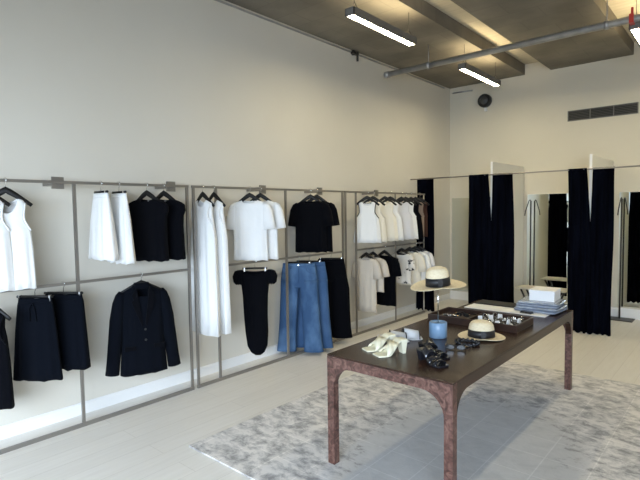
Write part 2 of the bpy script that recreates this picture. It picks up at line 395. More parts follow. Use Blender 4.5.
curtain(-4.11, -3.80, -4.14, -3.80, 'black curtain hanging in the corner behind the end of the clothes rail', .4, 4, amp=.016)
curtain(-3.18, -2.873, -3.19, -2.79, 'black curtain left of the first white partition edge', 1.3, 4, PY - .085, ex=.75)
curtain(-2.823, -2.53, -2.87, -2.49, 'black curtain right of the first white partition edge', 2.1, 4, PY - .055, amp=.013, ex=.75)
curtain(-1.80, -1.568, -1.78, -1.48, 'black curtain left of the second white partition edge, behind the table corner', .9, 4, PY - .085, ex=.75)
curtain(-1.508, -1.26, -1.56, -1.27, 'black curtain right of the second white partition edge, beside the stand foot', 2.6, 4, PY - .055, amp=.013, ex=.75)

def coat_stand(x, y, label, dx=0):
    t = thing('coat_stand', label, 'coat stand', (x, y, 0), 0, 'fitting room coat stands')
    box('base_plate', M['dark_metal'], -.16 + dx, .16 + dx, -.17, .08, 0, .014, t, bevel=.003)
    pole = MB().tube([(0, 0, .014), (0, 0, 1.80)], .012, 10).build('pole', M['dark_metal'], t, smooth=True)
    MB().tube([(0, 0, 1.79), (0, -.04, 1.815), (0, -.09, 1.80), (0, -.26, 1.63), (0, -.29, 1.56)], .008, 8).build('hook_arm', M['dark_metal'], pole, smooth=True)
coat_stand(-2.69, 8.44, 'thin dark coat stand in front of the middle fitting room mirror', .02)
coat_stand(-1.39, 8.44, 'thin dark coat stand with square foot beside the right hand curtain', .03)

bn = thing('bench', 'low cream topped bench inside the middle fitting room, behind the white box', 'bench', (-2.33, 7.92, 0))
box('seat', M['bench_top'], -.36, .36, -.16, .16, .425, .45, bn, bevel=.005)
for sx in (-1, 1):
    for sy in (-1, 1):
        MB().tube([(sx * .30, sy * .11, .425), (sx * .24, sy * .11, .30), (sx * .33, sy * .13, 0)], .016, 8).build('leg', M['black_plastic'], bn, smooth=True)

# ---------------------------------------------------------------- clothes racks
R = -3.928; ZT, ZM = 1.925, 1.15
def rack(y0, posts, ym, y1, brackets, label, extra_mid=None, round_end=False):
    t = thing('clothes_rack', label, 'clothes rack', (R, y0, 0), 0, 'wall mounted clothes racks'); r = .0108
    MB().box(-r, r, 0, y1 - y0, ZT - r, ZT + r).build('top_rail', M['rail'], t)
    MB().box(-r, r, 0, y1 - y0, 0, .028).build('bottom_rail', M['rail'], t)
    MB().box(-r * .9, r * .9, ym - y0 + r, y1 - y0 - r, ZM - r, ZM + r).build('middle_rail', M['rail'], t)
    for p in posts:
        MB().box(-r, r, p - y0 - r, p - y0 + r, .028, ZT - r).build('post', M['chrome'] if (round_end and p == posts[-1]) else M['rail'], t)
    if extra_mid:
        MB().box(-r * .8, r * .8, extra_mid - y0 - .009, extra_mid - y0 + .009, .028, ZM - r).build('lower_post', M['rail'], t)
        MB().box(-r * .8, r * .8, extra_mid - y0 - .009, extra_mid - y0 + .009, ZM + r, ZT - r).build('upper_post', M['rail'], t)
    for b_ in brackets:
        k = MB(); k.box(WX - R, -.018, b_ - y0 - .02, b_ - y0 + .02, ZT - .02, ZT + .02)
        k.box(-.026, -.0109, b_ - y0 - .043, b_ - y0 + .043, ZT - .05, ZT + .04)
        k.build('wall_bracket', M['rail'], t)
rack(.60, [.615, 1.64, 2.655], .615, 2.67, [1.53, 2.50], 'bronze metal clothes rack at the left edge of the photo, holding the blazer')
rack(2.71, [2.725, 2.985, 3.95, 4.985], 2.985, 5.0, [3.62, 4.56], 'bronze metal clothes rack in the centre, holding the jeans and long white dresses')
rack(5.03, [5.045, 5.27, 7.11], 5.27, 7.125, [5.78], 'bronze metal clothes rack at the far end, nearest the fitting rooms', extra_mid=6.25, round_end=True)

# ---------------------------------------------------------------- hangers
def hanger_bar(hw, drop):
    mb = MB(); pts = []; rs = []; n = 14
    for i in range(n + 1):
        x = -hw + 2 * hw * i / n; a = abs(x) / hw
        pts.append((x, .012 * a * a, -.066 - drop * a ** 1.1)); rs.append(.024 - .011 * a)
    mb.tube(pts, rs, 10, r2=.55); return mb
def make_hanger(label, loc, a, hw=.175, drop=.12, clips=False):
    t = thing('clothes_hanger', label, 'hanger', loc, a, 'black clothes hangers')
    k = MB().tube([(-.017, 0, -.006), (-.021, 0, .004), (-.015, 0, .017), (0, 0, .021), (.015, 0, .017), (.021, 0, .002), (.015, 0, -.016), (0, 0, -.028), (0, 0, -.062)], .0022, 6)
    k.build('hook', M['chrome'], t, smooth=True, rot=(0, 0, -a))
    if clips:
        bar = MB().tube([(-hw, 0, -.068), (hw, 0, -.068)], .010, 8).build('bar', M['hanger'], t, smooth=True)
        for s in (-1, 1):
            k = MB(); k.box(s * (hw - .02) - .006, s * (hw - .02) + .006, -.014, .014, -.10, -.058); k.build('clip', M['chrome'], bar)
    else:
        hanger_bar(hw, drop).build('shoulder_bar', M['hanger'], t, smooth=True)
    return t

# ---------------------------------------------------------------- garments (local: x across, -y front, z down from the rail)
def sp(v, p): return math.copysign(abs(v) ** p, v)
def ringrow(z, hw, d, n=40, cx=0, fa=0, nf=5, ph=0, dip=0, dipb=0, dw=.1, hem=0, pw=.75):
    out = []
    for j in range(n):
        t = 2 * pi * j / n
        x = hw * sp(cos(t), pw); front = sin(t) < 0
        y = d * sp(sin(t), pw)
        y += fa * sin(nf * pi * x / max(hw, .01) + ph + (1.7 if not front else 0))
        zz = z
        if dip and front: zz -= dip * max(0, 1 - (abs(x) / dw) ** 2)
        if dipb and not front: zz -= dipb * max(0, 1 - (abs(x) / dw) ** 2)
        if hem: zz += hem * sin(nf * pi * x / max(hw, .01) * .7 + ph)
        out.append((cx + x, y, zz))
    return out
def shell(rows, **k):
    """rows: (z, hw, d[, fold amp][, centre x])"""
    rs = []
    for i, r in enumerate(rows):
        z, hw, d = r[:3]; fa = r[3] if len(r) > 3 else 0; cx = r[4] if len(r) > 4 else 0
        kw = dict(k); dip = kw.pop('dip', 0); dipb = kw.pop('dipb', 0); dr = kw.pop('diprows', 3); hem = kw.pop('hem', 0)
        f_ = max(0, 1 - i / dr)
        rs.append(ringrow(z, hw, d, cx=cx, fa=fa, dip=dip * f_, dipb=dipb * f_, hem=hem if i >= len(rows) - 2 else 0, **kw))
    return MB().rings(rs)
def dense(rows, k=3):
    out = []
    def g(r, i): return r[i] if len(r) > i else 0
    for a, b_ in zip(rows, rows[1:]):
        for q in range(k):
            u = q / k; out.append(tuple(g(a, i) * (1 - u) + g(b_, i) * u for i in range(5)))
    out.append(tuple(g(rows[-1], i) for i in range(5)))
    return out
def sleeve(path, n=14):
    """path: (x, z, half width, half depth)"""
    rs = []
    for i, (x, z, w_, d) in enumerate(path):
        p0 = path[max(i - 1, 0)]; p1 = path[min(i + 1, len(path) - 1)]
        dx, dz = p1[0] - p0[0], p1[1] - p0[1]; l = math.hypot(dx, dz); nx, nz = -dz / l, dx / l
        rs.append([(x + nx * w_ * cos(2 * pi * j / n), d * sin(2 * pi * j / n), z + nz * w_ * cos(2 * pi * j / n)) for j in range(n)])
    return MB().rings(rs)
def neckband(hw, d, z, dip, dipb, m, t, wdt=.014, name='neckband'):
    top = ringrow(z + .004, hw, d + .003, dip=dip, dipb=dipb, dw=hw * 1.02)
    bot = ringrow(z - wdt, hw + .006, d + .004, dip=dip, dipb=dipb, dw=hw * 1.05)
    MB().rings([top, bot]).build(name, m, t, smooth=True, solid=.004)

def tee(m, ln, loc, a, name='t_shirt', label='', group=None, cat='t-shirt', hw=.215, slv=.30, ph=0, band=None, fold=.008, slw=.07):
    t = thing(name, label, cat, (loc[0], loc[1], loc[2] - .04), a, group); ln -= .04
    rows = dense([(-.085, .085, .030), (-.10, .14, .034), (-.118, .178, .036), (-.145, hw + .002, .040), (-.24, hw, .045, fold * .3), (-.32, hw - .008, .05, fold * .6), (-.5, hw - .008, .052, fold), (-ln, hw - .002, .055, fold * 1.2)])
    shell(rows, dip=.055, dipb=.012, dw=.085, diprows=5, hem=.005, ph=ph).build('bodice', m, t, smooth=True, solid=.004)
    for s in (-1, 1):
        L_ = slv
        p = [(s * (hw - .04), -.115, .022, .026), (s * (hw - .022), -.145, slw * .66, .034), (s * (hw - .006), -.20, slw * .85, .040), (s * (hw + .004), -.20 - L_ * .3, slw * .95, .044), (s * (hw + .016), -.20 - L_ * .62, slw, .046)]
        sleeve(p).build('sleeve', m, t, smooth=True, solid=.004)
    neckband(.086, .031, -.083, .055, .012, band or m, t)
    return t
def tank(m, ln, loc, a, name='tank_top', label='', group=None, cat='top', sw=.13, bw=.17, neck=.07, dip=.08, hemw=None, trim=None, ph=0, fold=.006):
    t = thing(name, label, cat, (loc[0], loc[1], loc[2] - .04), a, group); hemw = hemw or bw; ln -= .04
    rows = dense([(-.088, neck, .026), (-.10, neck + .03, .03), (-.12, sw, .032), (-.20, sw - .008, .036), (-.27, sw + .005, .04), (-.315, bw, .045, fold * .4), (-.45, (bw + hemw) / 2, .05, fold), (-ln, hemw, .055, fold * 1.5)])
    shell(rows, dip=dip, dipb=.03, dw=neck, diprows=9, hem=.005, ph=ph).build('bodice', m, t, smooth=True, solid=.004)
    neckband(neck + .002, .028, -.086, dip, .03, trim or m, t, wdt=.012)
    for s in (-1, 1):       # bound armholes
        k = MB(); pts = []
        for i in range(13):
            u = i / 12; zz = -.12 - .195 * u; xx = (sw + (bw - sw) * max(0, u - .6) / .4 - .02 * sin(pi * u) * .6) + .003
            pts.append((s * xx, -.012 - .03 * sin(pi * u), zz))
        k.tube(pts, .006, 6); k.build('armhole_binding', trim or m, t, smooth=True)
    return t
def skirt_g(m, ln, loc, a, label, wh=.14, hh=.23, group=None, name='skirt', fold=.012, ph=0, tie=False, cat='skirt', tilt=0):
    t = thing(name, label, cat, loc, a, group)
    rows = dense([(-.085, wh, .022), (-.13, wh + .012, .03, .002), (-.3, wh + (hh - wh) * .5, .045, fold * .6), (-ln, hh, .06, fold)], 6)
    shell(rows, hem=.007, ph=ph, nf=5).build('skirt_body', m, t, smooth=True, solid=.004)
    MB().rings([ringrow(-.078, wh + .001, .0245), ringrow(-.118, wh + .006, .028)]).build('waistband', m, t, smooth=True, solid=.005)
    if tie:
        for s in (-1, 1): MB().tube([(0, -.034, -.11), (s * .02, -.045, -.15), (s * .025 + .01, -.05, -.24)], .006, 6).build('tie', m, t, smooth=True)
    MB().box(-.018, .018, -.030 + .05, -.027 + .05, -.105, -.085).build('size_label', M['label'], t)
    return t

G = {}
# --- rack one, top rail
TA = radians(72)
make_hanger('black hanger cut by the left edge of the photo, holding a white tank', (R, 1.035, ZT), TA, .155, .11)
tank(M['white_cloth'], .77, (R, 1.035, ZT), TA, label='white sleeveless top cut by the left edge of the photo', sw=.115, bw=.145, dip=.15, hemw=.165)
make_hanger('black hanger at far left above the white V neck top', (R, 1.175, ZT), TA, .155, .11)
tank(M['white_cloth'], .77, (R, 1.175, ZT), TA, label='white V neck sleeveless top, second from the left edge', sw=.112, bw=.14, dip=.22, hemw=.16, ph=1)
SA = radians(-2)
make_hanger('black clip hanger of the first white skirt on the left rack', (R, 1.85, ZT), SA, .12, clips=True)
skirt_g(M['white_cloth'], .61, (R, 1.85, ZT), SA, 'short white flared skirt on the upper rail, the left one of the two', .115, .20, group='white skirts')
make_hanger('black clip hanger of the second white skirt, next to the black tops', (R, 2.0, ZT), SA, .12, clips=True)
skirt_g(M['white_cloth'], .65, (R, 2.0, ZT), SA, 'short white skirt hanging right next to the black top', .115, .19, group='white skirts', ph=2)
BA = radians(18)
for y, lb, lh, w_ in ((2.25, 'black boxy short sleeved top beside the white skirts', 'black hanger of the left one of two black tops above the blazer', .205),
                      (2.415, 'black cap sleeved top at the right end of the left rack', 'black hanger of the right one of two black tops above the blazer', .205)):
    make_hanger(lh, (R, y, ZT), BA)
    t = thing('sleeveless_top', lb, 'top', (R, y, ZT - .035), BA, 'black tops on the left rack')
    rows = dense([(-.088, .085, .03), (-.10, .14, .034), (-.118, .19, .036), (-.14, .222, .038), (-.19, .226, .04), (-.23, .205, .042, .003), (-.32, .195, .05, .006), (-.5, .20, .052, .008), (-.62, .205, .055, .010)])
    shell(rows, dip=.03, dipb=.01, dw=.085, diprows=5, hem=.006, ph=y).build('bodice', M['black_cloth'], t, smooth=True, solid=.004)
    neckband(.086, .031, -.086, .03, .01, M['black_cloth'], t)
    MB().box(-.014, .014, .024, .026, -.118, -.098).build('neck_label', M['label'], t)
# --- rack one, middle rail
KA = radians(35)
make_hanger('black hanger of the black garment cut by the left edge of the photo', (R, 1.03, ZM), KA, .155, .12)
tank(M['black_cloth'], .80, (R, 1.03, ZM), KA, name='dress', cat='dress', label='black sleeveless dress cut by the left edge of the photo', sw=.12, bw=.13, hemw=.15, dip=.1)
SK = radians(38)
make_hanger('black clip hanger of the dark skirt with a tie', (R, 1.33, ZM), SK, .135, clips=True)
skirt_g(M['navy_cloth'], .68, (R, 1.33, ZM), SK, 'dark navy flared skirt with a tied waist, the left one of the dark skirts', 0.12, .18, tie=True, group='dark navy skirts')
make_hanger('black clip hanger of the plain dark skirt beside the rack post', (R, 1.53, ZM), SK, .15, clips=True)
skirt_g(M['navy_cloth'], .65, (R, 1.53, ZM), SK, 'plain dark navy flared skirt overlapping the rack post', .14, .18, group='dark navy skirts', ph=2)
# blazer
ZA = radians(72)
BL = (R, 2.17, ZM - .03)
make_hanger('black hanger inside the black blazer', (R, 2.17, ZM), ZA, .18, .085)
bz = thing('blazer', 'black tailored blazer hanging alone on the lower left rail', 'blazer', BL, ZA)
rows = dense([(-.045, .055, .032), (-.07, .085, .04), (-.10, .14, .046), (-.13, .185, .05), (-.18, .195, .055), (-.30, .18, .06, .003), (-.50, .172, .062, .004), (-.65, .182, .064, .005), (-.82, .195, .066, .007)], 3)
jb = shell(rows, dip=.30, dipb=.0, dw=.062, diprows=10, hem=.004, pw=.8).build('jacket_body', M['navy_cloth'], bz, smooth=True, solid=.006)
for s in (-1, 1):
    sleeve([(s * .16, -.108, .025, .035), (s * .175, -.14, .038, .046), (s * .187, -.20, .050, .052), (s * .208, -.34, .056, .052), (s * .228, -.52, .054, .048), (s * .248, -.70, .052, .045), (s * .26, -.80, .054, .045)]).build('sleeve', M['navy_cloth'], bz, smooth=True, solid=.005)
    k = MB(); pr = [(s * .055, -.064), (s * .095, -.13), (s * .078, -.17), (s * .10, -.185), (s * .018, -.40), (s * .010, -.38), (s * .045, -.12)]
    k.prism(pr, 'y', -.074, -.066); k.build('lapel', M['black_cloth'], bz)
    MB().box(s * .12 - .045, s * .12 + .045, -.076, -.066, -.60, -.565).build('pocket_flap', M['black_cloth'], jb)
MB().rings([ringrow(-.035, .058, .035), ringrow(-.085, .075, .046)]).build('collar', M['navy_cloth'], bz, smooth=True, solid=.006)
for z in (-.43, -.52): MB().lathe([(0, .004), (.009, .003), (.010, 0)], 12, (0, 0, 0)).build('button', M['black_plastic'], jb, loc=(.008, -.070, z), rot=(pi / 2, 0, 0))

# --- rack two, top rail
DA = radians(-4)
for i, (y, lb, lh) in enumerate(((2.83, 'long white sleeveless dress, left of the pair on the narrow bay', 'black hanger of the left one of the long white dresses'),
                               (2.96, 'long white sleeveless dress, right of the pair on the narrow bay', 'black hanger of the right one of the long white dresses'))):
    make_hanger(lh, (R, y, ZT), DA, .17, .12)
    tank(M['white_cloth'], 1.41, (R, y, ZT), DA, name='dress', cat='dress', label=lb, group='long white dresses', sw=.15, bw=.165, hemw=.215, neck=.075, dip=.08, ph=i * 2, fold=.010)
WA = radians(30)
for i, (y, lb, lh) in enumerate(((3.42, 'white cotton t-shirt, the left one in front', 'black hanger of the left white t-shirt'),
                               (3.57, 'white cotton t-shirt, the right one partly covered', 'black hanger of the right white t-shirt'))):
    make_hanger(lh, (R, y, ZT), WA)
    tee(M['white_cloth'], .75, (R, y, ZT), WA, label=lb, group='white t-shirts', ph=i, hw=.19, slv=.30)
for i, (y, lb, lh) in enumerate(((4.37, 'black t-shirt above the jeans, the left one in front', 'black hanger of the left black t-shirt'),
                               (4.48, 'black t-shirt above the jeans, the right one mostly covered', 'black hanger of the right black t-shirt'))):
    make_hanger(lh, (R, y, ZT), radians(33))
    tee(M['black_cloth'], .735, (R, y, ZT), radians(33), label=lb, group='black t-shirts', ph=i, hw=.192, slv=.30)
# --- rack two, middle rail: draped black dress with ruffle sleeves
RA = radians(45)
make_hanger('black clip hanger of the short ruffle sleeved dress', (R, 3.47, ZM), RA, .13, clips=True)
rd = thing('dress', 'black gathered dress with ruffled cap sleeves beside the jeans', 'dress', (R, 3.47, ZM), RA)
rows = dense([(-.085, .165, .03), (-.12, .175, .04, .004), (-.20, .15, .05, .006), (-.35, .132, .05, .006), (-.55, .125, .05, .006), (-.75, .12, .048, .006, .008), (-.90, .105, .04, .005, .012), (-.97, .07, .03, .004, .014), (-1.0, .03, .02, .0, .016)], 4)
shell(rows, dip=.05, dipb=.02, dw=.15, diprows=6, ph=.5, nf=7).build('dress_body', M['black_cloth'], rd, smooth=True, solid=.004)
for s in (-1, 1):
    k = MB(); rs = []
    for i, (x, z, w_, d) in enumerate([(.15, -.088, .028, .03), (.17, -.10, .045, .042), (.182, -.15, .054, .05), (.178, -.21, .048, .045), (.172, -.235, .03, .035)]):
        rs.append([(s * (x + w_ * cos(2 * pi * j / 24)), (d + .007 * sin(j * 2.2)) * sin(2 * pi * j / 24), z - .004 * cos(j * 2.1)) for j in range(24)])
    k.rings(rs); k.build('ruffle_sleeve', M['black_cloth'], rd, smooth=True, solid=.004)
# jeans and trousers
def trousers(m, ln, loc, a, label, wh=.19, hip=.225, leg=.105, flare=.135, name='trousers', cat='trousers', group=None, jeans=False, spread=.12, ph=0, splay=.145):
    t = thing(name, label, cat, loc, a, group)
    rows = dense([(-.085, wh, .03), (-.14, wh + .012, .04), (-.25, hip, .052, .003), (-.31, hip - .004, .052, .002), (-.36, hip - .03, .040, .0)], 3)
    shell(rows, ph=ph).build('seat_panel', m, t, smooth=True, solid=.004)
    for s in (-1, 1):
        P = [(s * (hip / 2), -.27, hip / 2 + .002, .0535), (s * spread, -.45, leg + .006, .05), (s * (spread + (splay - spread) * .5), -.75, leg + .004, .05), (s * splay, -1.0 * (ln / 1.12), (leg + flare) / 2, .055), (s * (splay + .008), -ln, flare, .058)]
        Q = []
        for p, q in zip(P, P[1:]):
            for i in range(3): Q.append(tuple(p[j] * (1 - i / 3) + q[j] * i / 3 for j in range(4)))
        Q.append(P[-1])
        rs = [[(x + w_ * sp(cos(2 * pi * j / 24), .8), d * sp(sin(2 * pi * j / 24), .8) * (1 + .10 * sin(5 * x * 9 + z * 7)), z) for j in range(24)] for x, z, w_, d in Q]
        MB().rings(rs).build('leg', m, t, smooth=True, solid=.004)
    wb = MB().rings([ringrow(-.075, wh + .002, .033), ringrow(-.118, wh + .007, .037)]).build('waistband', m, t, smooth=True, solid=.006)
    MB().box(-.02, .02, .022, .026, -.10, -.08).build('size_label', M['label'], t)
    if jeans:
        for s in (-1, 1):
            MB().tube([(s * .09, -.042, -.118), (s * .105, -.054, -.16), (s * .16, -.052, -.19), (s * .19, -.03, -.19)], .003, 5).build('front_pocket_seam', M['denim_dark'], t, smooth=True)
            MB().box(s * .09 - .006, s * .09 + .006, -.046, -.036, -.125, -.072).build('belt_loop', m, wb)
        MB().tube([(.004, -.050, -.12), (.008, -.060, -.26), (.0, -.056, -.30)], .003, 5).build('fly_seam', M['denim_dark'], t, smooth=True)
        MB().lathe([(0, .004), (.008, .003), (.009, 0)], 12).build('button', M['chrome'], wb, loc=(0, -.038, -.097), rot=(pi / 2, 0, 0))
    return t
JA = radians(32)
make_hanger('black clip hanger of the front pair of jeans', (R, 4.15, ZM), JA, .15, clips=True)
trousers(M['denim'], 1.115, (R, 4.15, ZM), JA, 'mid blue wide leg jeans, the front pair beside the rack post', name='jeans', cat='jeans', jeans=True, group='blue jeans', leg=.098, flare=.115, splay=.155, wh=.185, hip=.215)
make_hanger('black clip hanger of the rear pair of jeans', (R, 4.33, ZM), JA, .15, clips=True)
trousers(M['denim_dark'], 1.105, (R, 4.33, ZM), JA, 'mid blue wide leg jeans, the rear pair next to the black trousers', name='jeans', cat='jeans', jeans=True, group='blue jeans', leg=.098, flare=.115, splay=.155, wh=.185, hip=.215, ph=1)
TR = radians(40)
make_hanger('black clip hanger of the wide black trousers', (R, 4.74, ZM), TR, .15, clips=True)
trousers(M['black_cloth'], 1.075, (R, 4.74, ZM), TR, 'wide black trousers hanging at the right of the jeans', leg=.115, flare=.13, wh=.16, hip=.19, splay=.12, spread=.105)

# --- rack three, top rail
TT = radians(34)
def hang_tank(y, m, lb, lh, trim=None, ln=.69, hw=.165, **k):
    make_hanger(lh, (R, y, ZT), k.pop('ang', TT), hw, .11)
    tank(m, ln, (R, y, ZT), k.pop('ang2', TT), label=lb, trim=trim, sw=k.pop('sw', .115), bw=k.pop('bw', .155), hemw=k.pop('hemw', .19), **k)
hang_tank(5.53, M['white_cloth'], 'white tank top with black binding on the far rack', 'black hanger of the white tank with black binding', trim=M['black_cloth'])
hang_tank(5.67, M['cream_cloth'], 'cream top tucked behind the black bound white tank', 'black hanger of the cream top behind the bound tank', dip=.05)
hang_tank(5.97, M['cream_cloth'], 'cream sleeveless top in the middle of the far rack', 'black hanger of the cream top in the middle of the far rack', dip=.05)
hang_tank(6.11, M['white_cloth'], 'ivory top tucked behind the middle cream top', 'black hanger of the ivory top behind the middle cream top', dip=.05)
hang_tank(6.42, M['grey_cloth'], 'pale grey sleeveless top beside the black top on the far rack', 'black hanger of the pale grey top on the far rack', dip=.05)
hang_tank(6.54, M['white_cloth'], 'white top tucked behind the pale grey top', 'black hanger of the white top behind the pale grey top', dip=.05)
hang_tank(6.70, M['black_cloth'], 'black sleeveless top between the grey and the taupe tops', 'black hanger of the black top on the far rack', ln=.70)
hang_tank(6.84, M['taupe_cloth'], 'taupe brown sleeveless top near the end of the far rack', 'black hanger of the taupe top', ln=.68, hw=.16, hemw=.13, bw=.13)
hang_tank(6.97, M['brown_cloth'], 'dark brown top at the very end of the far rack', 'black hanger at the very end of the upper far rail', ln=.68, hw=.15, hemw=.12, bw=.12)
# --- rack three, middle rail
MA = radians(2)
def hang_tee(y, m, ln, lb, lh, ang=MA, **k):
    make_hanger(lh, (R, y, ZM), ang, .165, .11)
    tee(m, ln, (R, y, ZM), ang, label=lb, **k)
hang_tee(5.50, M['beige_cloth'], .86, 'long beige linen t-shirt dress at the left of the far lower rail', 'black hanger of the long beige dress', name='dress', cat='dress', hw=.165, slv=.26)
hang_tee(5.66, M['beige_cloth'], .60, 'short beige linen tee behind the long beige dress', 'black hanger of the short beige tee', hw=.18, slv=.24)
hang_tee(5.95, M['black_cloth'], .84, 'long black t-shirt dress on the far lower rail', 'black hanger of the long black t-shirt dress', name='dress', cat='dress', hw=.19, slv=.28)
hang_tee(6.42, M['pattern_cloth'], .58, 'white blouse with black blotches on the far lower rail', 'black hanger of the blotched blouse', name='blouse', cat='blouse', hw=.165, slv=.22, slw=.06)
hang_tee(6.66, M['cream_cloth'], .64, 'ivory shirt next to the blotched blouse', 'black hanger of the ivory shirt', name='shirt', cat='shirt', hw=.175, slv=.30, ang=radians(15))
hang_tee(6.82, M['white_cloth'], .64, 'white shirt between the ivory shirt and the last shirt', 'black hanger of the middle white shirt', name='shirt', cat='shirt', hw=.175, slv=.30, ang=radians(15))
hang_tee(6.96, M['grey_cloth'], .62, 'pale grey white shirt last on the far lower rail', 'black hanger of the last shirt on the far lower rail', name='shirt', cat='shirt', hw=.175, slv=.30, ang=radians(15))

# ---------------------------------------------------------------- table
TX0, TX1, TY0, TY1, TZ = -2.05, -1.166, 2.42, 4.86, .745
tb = thing('display_table', 'long dark brown burl table with arched legs standing on the rug', 'table', ((TX0 + TX1) / 2, (TY0 + TY1) / 2, .012))
hx, hy, H = (TX1 - TX0) / 2, (TY1 - TY0) / 2, TZ - .012
box('tabletop', M['wood_top'], -hx, hx, -hy, hy, H - .012, H, tb, bevel=.002)
AP, LG, RD = .062, .052, .14
zb = H - .012 - AP
th = .045
for q in (-hy, hy - th): MB().box(-hx + LG, hx - LG, q, q + th, zb, H - .012).build('apron', M['burl'], tb)
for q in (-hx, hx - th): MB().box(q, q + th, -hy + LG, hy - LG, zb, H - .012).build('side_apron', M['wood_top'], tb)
def fillet(sx):
    p = [(sx * LG, 0)]
    for i in range(9):
        t = pi / 2 * i / 8
        p.append((sx * (LG + RD - RD * cos(t)), -RD + RD * sin(t)))
    return p
for sx in (-1, 1):
    for sy in (-1, 1):
        k = MB(); x, y = sx * hx, sy * hy
        k.box(min(x, x - sx * LG), max(x, x - sx * LG), min(y, y - sy * LG), max(y, y - sy * LG), 0, H - .012)
        k.prism([(x + px, zb + pz) for px, pz in fillet(-sx)], 'y', min(y, y - sy * th), max(y, y - sy * th))
        lg = k.build('leg', M['burl'], tb)
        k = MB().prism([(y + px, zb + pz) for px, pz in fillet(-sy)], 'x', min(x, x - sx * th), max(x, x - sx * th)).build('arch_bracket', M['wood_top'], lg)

# ---------------------------------------------------------------- hats
def hat(name, label, loc, rz, br=.165, bry=.15, cr=.088, ch=.11, tilt=(0, 0), wave=.008):
    t = thing(name, label, 'hat', loc, rz); t.rotation_euler = (tilt[0], tilt[1], rz)
    n = 48; rs = []
    for r in (cr * .98, cr * 1.08, cr + (br - cr) * .35, cr + (br - cr) * .7, br, br + .001):
        u = (r - cr) / (br - cr)
        rs.append([(r * cos(q), r * sin(q) * (bry / br * .5 + .5 if u < .2 else bry / br), .002 + wave * u * u * 2 * (abs(cos(q)) * -1.0 + .6) + .004 * u) for q in (2 * pi * j / n for j in range(n))])
    MB().rings(rs).build('brim', M['straw'], t, smooth=True, solid=.004)
    rs = []
    for i, (f_, z) in enumerate(((1, .0), (.985, ch * .30), (.955, ch * .55), (.89, ch * .78), (.76, ch * .93), (.56, ch), (.36, ch * .98), (.16, ch * .93), (.02, ch * .92))):
        row = []
        for j in range(n):
            q = 2 * pi * j / n; rr = cr * f_
            pinch = 1 - .16 * max(0, cos(q)) ** 4 * (i / 8) if i > 1 else 1
            zz = z - (.020 * max(0, 1 - abs(rr * sin(q)) / .03) * (1 if i > 4 else 0)) - .018 * (i > 1) * (1 - cos(q)) * .0
            row.append((rr * cos(q), rr * sin(q) * .86 * pinch, zz))
        rs.append(row)
    cw = MB().rings(rs, cap1=True).build('crown', M['straw'], t, smooth=True, solid=.003)
    MB().rings([[((cr + .003) * f_ * cos(q), (cr + .003) * f_ * .865 * sin(q), z) for q in (2 * pi * j / n for j in range(n))] for f_, z in ((1.0, .003), (.965, ch * .48))]).build('ribbon', M['ribbon'], cw, smooth=True, solid=.003)
    MB().box(-.012, .018, -.006, .002, .004, ch * .46).build('bow', M['ribbon'], t, loc=(0, -(cr + .003) * .87, 0))
    return t
hat('straw_hat', 'pale straw fedora with black ribbon lying on the table', (-1.435, 3.44, TZ + .004), radians(30), br=.165, bry=.155, cr=.092, ch=.115)
hs = thing('hat_stand', 'blue cylindrical hat stand with a thin rod on the table', 'hat stand', (-1.682, 3.25, TZ))
MB().lathe([(0, 0), (.06, 0), (.064, .004), (.064, .110), (.060, .114), (.054, .114), (.052, .105), (0, .104)], 36).build('base', M['blue_glaze'], hs, smooth=True)
MB().tube([(0, 0, .104), (0, 0, .42)], .004, 8).build('rod', M['chrome'], hs, smooth=True)
MB().lathe([(0, .0), (.03, .0), (.03, .006), (0, .006)], 20, (0, 0, .415)).build('top_disc', M['chrome'], hs)
hat('straw_hat', 'wide brimmed pale straw hat with black ribbon raised on the blue stand', (-1.682, 3.25, 1.125), radians(38), br=.198, bry=.185, cr=.086, ch=.135, tilt=(radians(4), radians(-5)), wave=.014)

